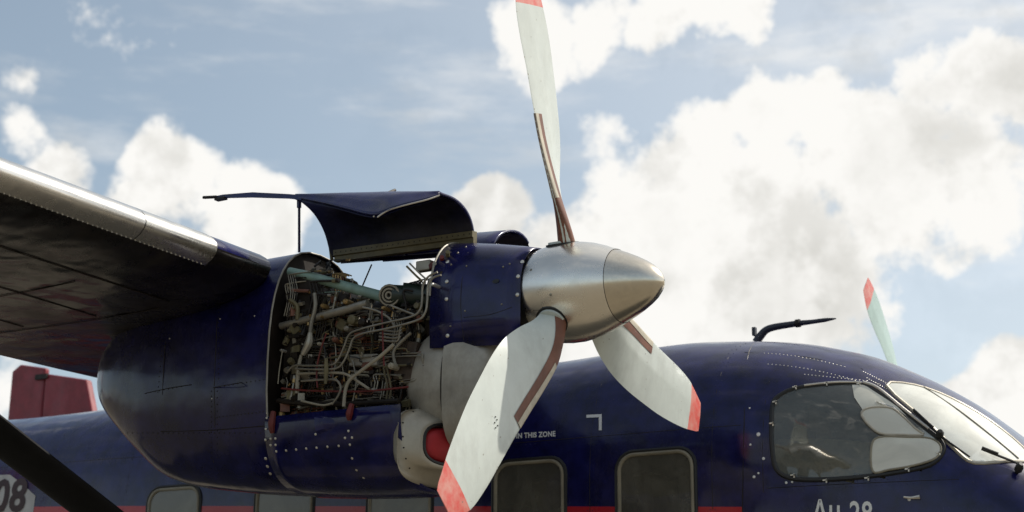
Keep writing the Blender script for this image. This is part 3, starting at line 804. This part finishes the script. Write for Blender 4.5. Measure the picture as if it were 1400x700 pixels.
# ---- engine in the open bay
mb = MB(); rows = []
for x, r_ in [(-1.41, .10), (-1.36, .13), (-1.3, .15), (-1.2, .15), (-1.18, .17), (-1.05, .175), (-1.03, .16), (-.9, .16), (-.88, .185), (-.78, .19), (-.76, .15), (-.66, .14), (-.64, .19), (-.58, .2), (-.5, .2)]:
    rows.append([(x, NY+r_*math.cos(a), -.08+r_*math.sin(a)) for a in np.linspace(0, 2*math.pi, 29)[:-1]])
vs, fs = grid(rows, closed=True, cap0=True, cap1=True); eng = mk('engine', vs, fs, M['soot'], root, auto=35)
mb = MB(); mb.box((-1.0, NY+.16, -.22), (.82, .03, .72)); mb.box((-1.0, NY-.02, -.40), (.7, .3, .24)); mb.box((-.95, NY-.1, -.32), (.16, .16, .14)); mb.build('bearer_wall', M['soot'], eng, False)
mb = MB(); mb.box((-1.31, NY-.02, -.05), (.14, .5, .5)); mb.build('oil_tank', M['soot'], eng, False)
def pipe(pts, y, r, m, nm='pipe', sub=5, seg=8):
    ys_ = y if isinstance(y, (list, tuple)) else [y]*len(pts)
    mb = MB(); mb.tube([at(*p, 'y', yy) for p, yy in zip(pts, ys_)], [q_*(.85 if q_ < .015 else 1) for q_ in (r if isinstance(r, list) else [r]*len(pts))], seg, 0, sub); return mb.build(nm, m, eng)
pipe([(396, 371), (425, 378), (470, 391), (524, 406)], [-2.86, -2.86, -2.84, -2.82], [.020, .022, .024, .026], M['teal'], 'cooling_tube', seg=12)
pipe([(384, 446), (420, 437), (460, 427), (503, 415)], -2.88, [.017, .018, .019, .020], M['gpipe'], 'air_tube', seg=12)
pipe([(400, 397), (415, 398), (423, 398)], -2.88, .011, M['rubber'], 'fitting')
pipe([(430, 401), (431, 420), (426, 440), (424, 455), (420, 478)], -2.9, .0115, M['gpipe'])
pipe([(424, 455), (422, 470), (414, 485)], -2.9, [.012, .02, .014], M['lip'], 'fitting')
pipe([(412, 485), (408, 505), (406, 538)], -2.9, [.008, .012, .012], M['wpipe'])
pipe([(598, 372), (586, 378), (578, 390), (577, 410), (574, 424), (562, 433), (520, 443), (490, 451), (477, 458), (470, 475), (462, 492), (452, 499), (420, 500), (402, 500), (392, 510)], -2.93, .0058, M['gpipe'])
pipe([(603, 376), (592, 380), (585, 392), (584, 412), (581, 428), (570, 438), (530, 449), (496, 456), (483, 463), (478, 476), (470, 494), (458, 504), (425, 505), (404, 504)], -2.94, .0058, M['gpipe'])
pipe([(408, 511), (440, 510), (465, 510), (478, 514), (490, 522), (505, 532)], -2.92, .0075, M['wpipe'])
pipe([(412, 521), (445, 519), (460, 520), (466, 530), (462, 542), (454, 553)], -2.93, .0065, M['gpipe'])
pipe([(538, 471), (520, 487), (495, 506), (478, 520), (472, 535), (470, 556)], -2.945, .0095, M['wpipe'], 'hose')
pipe([(446, 456), (438, 480), (433, 505), (434, 530)], -2.93, .0045, M['rpipe'])
pipe([(522, 425), (523, 450), (524, 480), (525, 500)], -2.92, .0045, M['rpipe'])
pipe([(385, 531), (420, 534), (460, 535), (500, 535), (540, 531), (558, 529)], -2.91, .0055, M['rpipe'])
pipe([(446, 490), (446, 505), (445, 525)], -2.95, [.009, .013, .008], M['olive'], 'fitting')
pipe([(412, 548), (440, 554), (455, 551)], -2.93, .006, M['wpipe'])
pipe([(562, 455), (548, 468), (538, 482), (541, 500)], -2.86, .009, M['gpipe'])
pipe([(386, 480), (382, 505), (380, 525)], -2.94, .003, M['wpipe'])
pipe([(556, 364), (570, 378), (577, 384)], -2.84, .006, M['olive'])
pipe([(560, 360), (574, 374), (584, 383)], -2.8, .005, M['lip'])
pipe([(496, 420), (515, 425), (532, 435), (540, 448)], -2.9, .0065, M['gpipe'])
pipe([(535, 418), (550, 424), (566, 430)], -2.9, .006, M['gpipe'])
pipe([(530, 418), (545, 430), (560, 434), (576, 428)], -2.88, .006, M['soot'])
# starter-generator with round end plate
p0 = at(535, 404, 'y', -2.84); axd = Vector((.75, .55, -.02)).normalized()
mb = MB(); mb.tube([p0, p0+axd*.05, p0+axd*.052, p0+axd*.2], [.05, .05, .062, .06], 24, 0, 1); sg = mb.build('starter_generator', mat('dark_green_enamel', (.02, .035, .025), .35, nvar=.3), eng, auto=30)
fn = -axd*0+Vector((.3, -.93, -.2)).normalized()
mb = MB()
for rr_, h_ in ((.046, 0), (.030, .004), (.014, .008)):
    a1 = fn.cross(Vector((0, 0, 1))).normalized(); a2 = fn.cross(a1)
    mb.tube([p0+fn*(.03+h_)+(a1*math.cos(a)+a2*math.sin(a))*rr_ for a in np.linspace(0, 2*math.pi, 17)[:-1]], .006, 6, 0, 1, closed=True)
mb.build('flange', M['gpipe'], eng)
mb = MB(); mb.tube([p0, p0+fn*.028], .045, 20, 0, 1); mb.build('end_cap', M['soot'], eng, auto=30)
for k in range(5):
    pipe([(552+k*3, 402-k), (556+k*5, 390-k*1.5), (566+k*5, 386-k), (580, 392+k*2)], -2.82+.01*k, .0035, M['black'], 'cable')
# grey box and brackets
def boxpx(px, py, y, s, m, nm, rot=0):
    mb = MB(); mb.box(at(px, py, 'y', y), s, Matrix.Rotation(R(rot), 3, 'Y')); o = mb.build(nm, m, eng, False); b = o.modifiers.new('b', 'BEVEL'); b.width = .006; b.segments = 2; return o
boxpx(503, 494, -2.80, (.16, .08, .055), M['duct'], 'control_box', 4)
boxpx(470, 445, -2.82, (.05, .05, .05), M['olive'], 'bracket', 30)
boxpx(560, 495, -2.80, (.10, .08, .18), mat('brown_oily_casting', (.06, .035, .02), .5, nvar=.4, dirt=.3, dscale=20), 'pump', 10)
boxpx(600, 360, -2.72, (.10, .04, .03), M['rpipe'], 'bracket', -20)
boxpx(581, 364, -2.72, (.08, .04, .05), M['lip'], 'bracket', 0)
for a, r_, m in [((472, 412), .014, 'brass'), ((441, 418), .012, 'brass'), ((436, 470), .009, 'wpipe'), ((510, 533), .009, 'bolt'), ((524, 421), .010, 'brass'), ((385, 479), .008, 'bolt'), ((480, 437), .024, 'olive'), ((473, 449), .014, 'gpipe'), ((457, 464), .013, 'rubber'), ((494, 440), .02, 'soot'), ((534, 500), .016, 'wpipe'), ((536, 548), .009, 'wpipe'), ((517, 549), .010, 'rpipe'), ((592, 389), .009, 'bolt'), ((440, 433), .007, 'brass'), ((395, 452), .01, 'olive')]:
    p = at(*a, 'y', -2.9); mb = MB(); mb.tube([p+Vector((0, .05, 0)), p, p+Vector((0, -.008, 0))], [r_, r_, r_*.6], 8, 0, 1); mb.build('fitting', M[m], eng, auto=30)
# the mass of small lines, clamps and unions behind the traced ones
rnd = random.Random(11)
mb = MB(); keys = ['soot', 'gpipe', 'wpipe', 'rpipe', 'brass', 'olive', 'rubber', 'black', 'teal']
for i in range(380):          # bundles of parallel lines with square bends
    x = rnd.uniform(-1.36, -.66); z = rnd.uniform(-.52, .20 if x < -1.08 else (-.02 if x < -.8 else .08)); y = NY-rnd.uniform(.15, .27)
    if z > -.08: y = NY-rnd.uniform(.12, .22)
    left = i < 75
    if left: x = rnd.uniform(-1.39, -1.2); y = NY-rnd.uniform(.22, .30); z = rnd.uniform(-.5, .02)
    r_ = rnd.choice([.0022, .0026, .003, .0035, .005]); n_ = rnd.choice([1, 1, 2, 3, 4]); mi = rnd.choices(range(9), [7, 6, .7, .35, .6, 2.4, 3, 3, .3])[0]
    if left and mi in (3, 6): mi = 0
    l1, l2, l3 = rnd.uniform(.05, .22), rnd.uniform(-.12, .12), rnd.uniform(.02, .14); tilt = rnd.uniform(-.18, .18); c_ = .018
    vert = rnd.random() < .4
    for q_ in range(n_):
        o_ = q_*(r_*2+.006); sg_ = 1 if l2 > 0 else -1
        if vert: P_ = [Vector((o_, 0, 0)), Vector((o_+l1*.1, 0, l1*.5)), Vector((o_, .0, l1-c_)), Vector((o_+c_*.5, 0, l1)), Vector((o_+l3, .01, l1+tilt*.1))]
        else: P_ = [Vector((0, 0, o_)), Vector((l1-c_, 0, o_+tilt*l1)), Vector((l1, 0, o_+tilt*l1+c_*sg_)), Vector((l1+c_*.3, .01, o_+l2))]
        P_ = [p_+Vector((x, y+q_*.003, z)) for p_ in P_]
        if any(not(-1.395 < p_.x < -.60 and -.54 < p_.z < (.26 if p_.x < -1.08 else .06 if p_.x < -.75 else .14)) for p_ in P_): continue
        mb.tube(P_, r_, 6, mi, 3)
        if rnd.random() < .6:
            e, f_ = P_[-1], P_[-2]; d = (e-f_).normalized(); mb.tube([e-d*.006, e+d*.012], r_*2.1, 6, rnd.choice([1, 4, 0, 5]), 1)
for i in range(90):           # hoses clipped to the firewall under the arch
    a = R(rnd.uniform(20, 175)); rr_ = rnd.uniform(.05, .33); p = Vector((-1.37+rnd.random()*.05, NY+rr_*math.cos(a), rr_*math.sin(a)-.02))
    q = p+Vector((rnd.uniform(0, .05), rnd.uniform(-.1, .1), rnd.uniform(-.12, .04)))
    if math.hypot(q.y-NY, q.z) > .33: continue
    mb.tube([p, (p+q)/2+Vector((.02, 0, .015)), q], rnd.choice([.004, .006, .010]), 6, rnd.choice([0, 0, 7, 6, 5, 1]), 3)
mb.build('small_lines', [M[k] for k in keys], eng, kind='stuff')
mb = MB()
for i in range(240):
    x = rnd.uniform(-1.36, -.62); z = rnd.uniform(-.52, .06); y = NY-rnd.uniform(.14, .24)
    s = rnd.uniform(.012, .045); rot = Matrix.Rotation(rnd.uniform(0, 3), 3, rnd.choice('XYZ'))
    if i < 60: x = rnd.uniform(-1.38, -1.2); y = NY-.28
    if rnd.random() < .5: mb.box((x, y, z), (s, s*.8, s*rnd.uniform(.5, 1.4)), rot, rnd.choice([0, 0, 1, 5, 6]))
    else: mb.tube([Vector((x, y, z)), Vector((x, y, z))+rot @ Vector((0, 0, s))], s*.4, 8, rnd.choice([0, 0, 1, 5, 4]), 1)
mb.build('small_fittings', [M[k] for k in keys], eng, kind='stuff', auto=30)
mb = MB()                     # ribbed loom along the sill and down the gearbox
mb.tube([at(*p, 'y', -2.90) for p in [(380, 548), (430, 552), (480, 552), (545, 548)]], .012, 8)
mb.tube([at(*p, 'y', -2.83) for p in [(604, 372), (606, 400), (603, 420), (608, 440)]], [.012, .008, .014, .008], 8)
mb.build('wiring_loom', M['soot'], eng)
mb = MB()
for k, a in enumerate([(600, 385), (606, 392), (602, 402), (607, 411), (603, 419), (598, 430), (606, 378), (612, 350), (604, 357), (594, 366)]):
    p = at(*a, 'y', -2.80); mb.tube([p, p+Vector((.02, -.03, .01))], .010, 8, k % 4, 1)
mb.build('small_fittings', [M['rpipe'], M['gpipe'], M['brass'], M['olive']], eng, kind='stuff', auto=30)

# ---- propellers
def lathe(st, cx, cy, name, m, parent, seg=64, auto=35):
    rows = [[(cx+x, cy+r_*math.cos(a), r_*math.sin(a)) for a in np.linspace(0, 2*math.pi, seg+1)[:-1]] for x, r_ in st]
    vs, fs = grid(rows, closed=True, cap0=True); return mk(name, vs, fs, m, parent, auto=auto)
BL = [  # r, LE offset, TE offset, pitch, thickness
 (.17, .055, -.055, 34, .17), (.22, .066, -.060, 34, .16), (.30, .095, -.075, 30, .125), (.40, .122, -.112, 24, .085), (.55, .134, -.152, 16, .052), (.70, .138, -.168, 10, .030),
 (.85, .140, -.166, 7, .026), (1.0, .145, -.158, 5, .022), (1.15, .152, -.140, 2, .019), (1.28, .145, -.115, 0, .016), (1.36, .118, -.092, -1, .013), (1.40, .100, -.080, -1, .011), (1.425, .088, -.066, -1, .008)]
def blade(phi, cy, cx=0, far=False):
    a = R(phi); rh = Vector((0, -math.sin(a), math.cos(a))); th = Vector((0, -math.cos(a), -math.sin(a)))
    O = Vector((cx, cy, 0))
    def P(r_, s, side, off=0.):        # s: 0 leading edge .. 1 trailing edge ; side +1 is the forward face
        le, te, be, t = spl(BL, r_)
        be = R(be); c = th*math.cos(be)+Vector((1, 0, 0))*math.sin(be); nrm = Vector((1, 0, 0))*math.cos(be)-th*math.sin(be)
        prof = math.sqrt(max(0, s))*(1-s)*1.75*(1 if side > 0 else .35)
        if side > 0 and r_ > .4:       # soft ridge down the forward face
            k = .42; tent = (s/k if s < k else (1-s)/(1-k)); w_ = min(1, (r_-.4)/.3); prof = prof*(1-.55*w_)+(.55*w_)*tent**.85
        return O+rh*r_+c*(le+(te-le)*s)+nrm*(side*(prof*t*.5+off))
    S = [0, .008, .03, .07, .14, .22, .30, .38, .42, .46, .55, .66, .78, .9, .97, 1]
    rows = []
    rs = list(np.linspace(.17, 1.36, 40))+[1.38, 1.40, 1.413, 1.425]
    for r_ in rs:
        rows.append([P(r_, s, 1) for s in S]+[P(r_, s, -1) for s in S[-2:0:-1]])
    vs, fs = grid(rows, closed=True, cap0=True, cap1=True)
    idx = []
    n = len(rows[0])
    for f in fs:
        r_ = rs[min(f) // n] if len(f) == 4 else (1.4 if min(f) > 100 else .2)
        idx.append(1 if r_ >= 1.285 else 0)
    b = mk('propeller_blade', vs, fs, [M['white'] if cy < 0 else M['tealw'], M['red']], root, True, idx, auto=60)
    if not far:
        # de-icing boot wrapped round the leading edge
        rows = []
        for r_ in np.linspace(.2, .80, 20):
            q_ = spl(BL, r_); wdt = min(.82, (.066+max(0, .34-r_)*.12)/(q_[0]-q_[1]))
            seq = [P(r_, s, 1, .0022) for s in np.linspace(wdt, .004, 9)]+[P(r_, s, -1, .0022) for s in np.linspace(.004, wdt*.8, 7)]
            rows.append(seq)
        vs, fs = grid(rows); mk('de_icing_boot', vs, fs, M['rubber'], b)
        rows = []
        for r_ in np.linspace(.42, .80, 12):
            rows.append([P(r_, s, 1, .0040) for s in np.linspace(.10, .004, 6)]+[P(r_, s, -1, .0040) for s in np.linspace(.004, .10, 5)])
        vs, fs = grid(rows); mk('abrasion_strip', vs, fs, M['cream'], b)
        mb = MB(); rq = random.Random(int(phi)+5)
        for i in range(26):
            r2 = rq.uniform(.35, 1.35); s2 = rq.choice([rq.uniform(.002, .02), rq.uniform(.1, .9)]); p = P(r2, s2, 1, .0004); d1 = P(r2+.01, s2, 1, .0004); d2 = P(r2, s2+.01, 1, .0004)
            u_ = (d1-p).normalized()*rq.uniform(.002, .006); v_ = (d2-p).normalized()*rq.uniform(.001, .004); mb.add([p-u_, p+v_, p+u_*.8, p-v_], [(0, 1, 2, 3)])
        mb.build('paint_chips', M['gpipe'], b, False, kind='stuff')
        mb = MB(); mb.tube([O+rh*.195, O+rh*.232], [.068, .062], 24, 0, 1); mb.build('blade_collar', M['white'], b)
        mb = MB(); mb.tube([O+rh*.19, O+rh*.222], .074, 24, 0, 1); mb.build('root_seal', M['black'], b)
    return b
SP = [(-.13, .203), (-.10, .212), (-.05, .220), (.0, .225), (.05, .2245), (.10, .217), (.15, .206), (.20, .189), (.258, .164)]
sp_ = lathe(SP, 0, NY, 'spinner', M['alu'], root)
lathe([(.260, .1620), (.30, .145), (.35, .121), (.39, .098), (.42, .077), (.445, .052), (.459, .032), (.467, .016), (.470, .003)], 0, NY, 'spinner_cone', M['alu_cone'], sp_)
mb = MB(); mb.tube([(.259, NY+.1635*math.cos(a), .1635*math.sin(a)) for a in np.linspace(0, 2*math.pi, 49)[:-1]], .0015, 5, 0, 1, closed=True); mb.build('joint_ring', M['soot'], sp_)
stree = bvh(sp_); mb = MB()
for a in [(726, 369), (753, 403), (722, 352), (727, 425)]:
    p, n = hit(stree, *a)
    if p is not None: mb.disc(p, n, .0065, .002, 10)
mb.build('screw', M['gpipe'], sp_, kind='stuff')
mb = MB()
for L_ in ([(722, 424), (735, 424), (744, 422)],):
    q = [hit(stree, *a) for a in L_]; mb.tube([p for p, n in q if p is not None], .0012, 4)
mb.build('panel_seam', M['soot'], sp_)
PHI = 15.2
for k in range(3):
    bl = blade(PHI+120*k+(1.2 if k == 1 else 0), NY)
    if k == 1:                # small stencil on the face of the near blade
        bt = bvh(bl); mb = MB()
        for a in [(677, 570), (679, 574), (676, 578), (680, 582), (677, 585)]:
            p, n = hit(bt, *a, .001); u_ = Vector((-.3, -.5, -.8)).normalized(); mb.box(p, (.006, .003, .005))
        mb.build('stencil', M['soot'], bl, False)
# port engine, behind the fuselage
lathe(SP+[(.30, .145), (.36, .083), (.41, .052), (.445, .028), (.470, .004)], 0, 2.6, 'spinner', M['alu'], root)
for k in range(3): blade(47.5+120*k, 2.6, far=False)
rows = []
for x, w, t, b_ in [(-2.97, .05, -.02, -.2), (-2.75, .21, .14, -.46), (-2.2, .335, .3, -.71), (-1.4, .365, .36, -.825), (-.7, .34, .3, -.84), (-.45, .29, .27, -.8), (-.13, .205, .21, -.21)]:
    rows.append(ring(x, 2.6, w, t, b_, 2.5, 40))
vs, fs = grid(rows, closed=True, cap0=True, cap1=True); mk('engine_nacelle', vs, fs, M['navy'], root)

# ---- lettering and marks on the fuselage
def text_on(txt, px0, px1, name, m, parent, tree, bold=.03, shear=0, off=.003, mat2=None):
    # baseline from px0 to px1 gives place, slope and length; height from the font
    p0, n0 = hit(tree, *px0); p1, n1 = hit(tree, *px1)
    cu = bpy.data.curves.new(name, 'FONT'); cu.body = txt; cu.size = 1; cu.offset = bold; cu.shear = shear; cu.space_character = 1.05; cu.resolution_u = 3
    to = bpy.data.objects.new('tmp', cu); C.objects.link(to)
    dg = bpy.context.evaluated_depsgraph_get(); me = bpy.data.meshes.new_from_object(to.evaluated_get(dg))
    bpy.data.objects.remove(to)
    X = [v.co.x for v in me.vertices]; x0, x1 = min(X), max(X)
    u = (p1-p0); Lh = u.length; s = Lh/(x1-x0); u.normalize()
    return me, p0, u, s, x0, n0
def place_text(txt, px0, px1, hpx, name, m, parent, tree, bold=.03, shear=0, off=.003):
    me, p0, u, s, x0, n0 = text_on(txt, px0, px1, name, m, parent, tree, bold, shear)
    ph, nh = hit(tree, px0[0], px0[1]-hpx); vh = (ph-p0).length/.73
    vv = (ph-p0).normalized()
    for v in me.vertices:
        q = p0+u*((v.co.x-x0)*s)+vv*(v.co.y*vh)
        h, n, i, d = tree.ray_cast(q+n0*.5, -n0)
        if h is not None: q = h
        q = q+n0*off; v.co = (q.x, q.y, q.z+H)
    me.materials.append(m); o = bpy.data.objects.new(name, me); C.objects.link(o); o.parent = parent
    return o
place_text('Ан-28', (1111, 714), (1193, 716), 31, 'lettering', M['whitep'], fus, ftree, .018)
place_text('CUT IN THIS ZONE', (687, 600.5), (760, 596.5), 7, 'lettering', M['whitep'], fus, ftree, .03)
mb = MB()
def quad(P, m=0, off=.003):
    q = [hit(ftree, *a, off)[0] for a in P]; mb.add(q, [tuple(range(len(q)))], m)
quad([(802, 567.5), (823, 566.5), (823, 570.5), (802, 571.5)]); quad([(819, 570.4), (823, 570.2), (823, 588.5), (819, 588.5)])
mb.build('corner_mark', M['whitep'], fus, False)
# registration panel behind the strut
mb = MB()
P = [(-40, 655), (-10, 650), (14, 649), (30, 661), (49, 678), (44, 712), (-40, 712)]
c = (0, 685)
rows = [[hit(ftree, c[0]+(a[0]-c[0])*t, c[1]+(a[1]-c[1])*t, .003)[0] for a in P] for t in (0.01, .33, .66, 1)]
vs, fs = grid(rows, closed=True); rp = mk('registration_panel', vs, fs, mat('wing_shaded_white', (.5, .48, .45), .6, nvar=.1), fus)  # white toned to grey: the wing's shadow is put into the colour
place_text('808', (-30, 700), (39, 698), 44, 'lettering', mat('black_red_lettering', (.03, .006, .008), .5), rp, ftree, .03, .25, .006).parent = fus

# rivet lines and little chips on the cockpit skin
mb = MB()
pts = []
for i in range(22): pts.append((1045+i*5.2, 483+i*.25+i*i*.03))
for i in range(24): pts.append((1050+i*5.4, 498+i*.35+i*i*.03))
for i in range(18): pts.append((1100+i*5.0, 512+i*.5))
for i in range(12): pts.append((1180+i*3.0, 508+i*1.5)); pts.append((1185+i*3, 517+i*1.6))
pts2 = [(790+i*7, 545+i*.2) for i in range(30)]+[(800+i*7, 607) for i in range(26)]+[(862, 470+i*8) for i in range(16)]+[(642+i*8, 520) for i in range(26)]
rv(ftree, pts, .0035, .002)
mb.build('rivet_row', M['bolt'], fus, kind='stuff')
mb = MB(); rv(ftree, pts2, .0028, .0015); mb.build('rivet_row', M['navy'], fus, kind='stuff')
mb = MB()
for a, r_ in [((1037, 594), .011), ((1026, 608), .006), ((1044, 627), .008), ((1031, 652), .008), ((1037, 647), .006), ((1075, 660), .007), ((1083, 659), .006), ((1025, 558), .005), ((1243, 683), .008)]:
    p, n = hit(ftree, *a); 
    if p is not None: mb.disc(p, n, r_, .004, 7)
mb.build('screw', M['whitep'], fus, kind='stuff')
mb = MB(); q = [hit(ftree, *a) for a in [(1236, 680), (1246, 681), (1258, 680)]]; mb.tube([p+n*.012 for p, n in q], [.005, .006, .012], 6); mb.build('door_catch', M['bolt'], fus)
mb = MB()
for L_ in ([(1030, 470), (1022, 490), (1018, 560), (1016, 640), (1015, 700)], [(1018, 482), (1100, 488), (1180, 505)]):
    q = [hit(ftree, *a) for a in L_]; mb.tube([p for p, n in q if p is not None], .0022, 4)
mb.build('panel_seam', M['soot'], fus)

def side_line(pts, step, tree=ftree):
    out = []
    for (x0, z0), (x1, z1) in zip(pts, pts[1:]):
        n = max(1, int(math.hypot(x1-x0, z1-z0)/step))
        for k in range(n):
            x, z = x0+(x1-x0)*k/n, z0+(z1-z0)*k/n
            p, nn_, i_, d_ = tree.ray_cast(Vector((x, -3, z)), Vector((0, 1, 0)))
            if p is not None: out.append((p, nn_ if nn_.y < 0 else -nn_))
    return out
mb = MB(); seam = MB()
for L_ in ([(-.78, .16), (-.78, -.9)], [(-1.62, .12), (-1.62, -.95)], [(-.06, .16), (-.06, -.9)], [(-4.2, .1), (-4.2, -.6)], [(-5.0, .1), (-5.0, -.6)], [(-5.8, .1), (-5.8, -.5)],
           [(-1.6, -.36), (.2, -.36)], [(-6, -.2), (-1.7, -.3)], [(.24, -.70), (1.3, -.70)], [(.22, -.72), (.22, -.12), (.3, -.1)]):
    q = side_line(L_, .10); seam.tube([p+n*.0003 for p, n in q], .0016, 4, 0, 1)
    for p, n in side_line([(a+.014, b+.014) for a, b in L_], .030): mb.disc(p, n, .0030, .0016, 6)
    for p, n in side_line([(a-.014, b-.014) for a, b in L_], .030): mb.disc(p, n, .0030, .0016, 6)
mb.build('rivet_row', M['navy'], fus, kind='stuff'); seam.build('panel_seam', M['soot'], fus, kind='stuff')
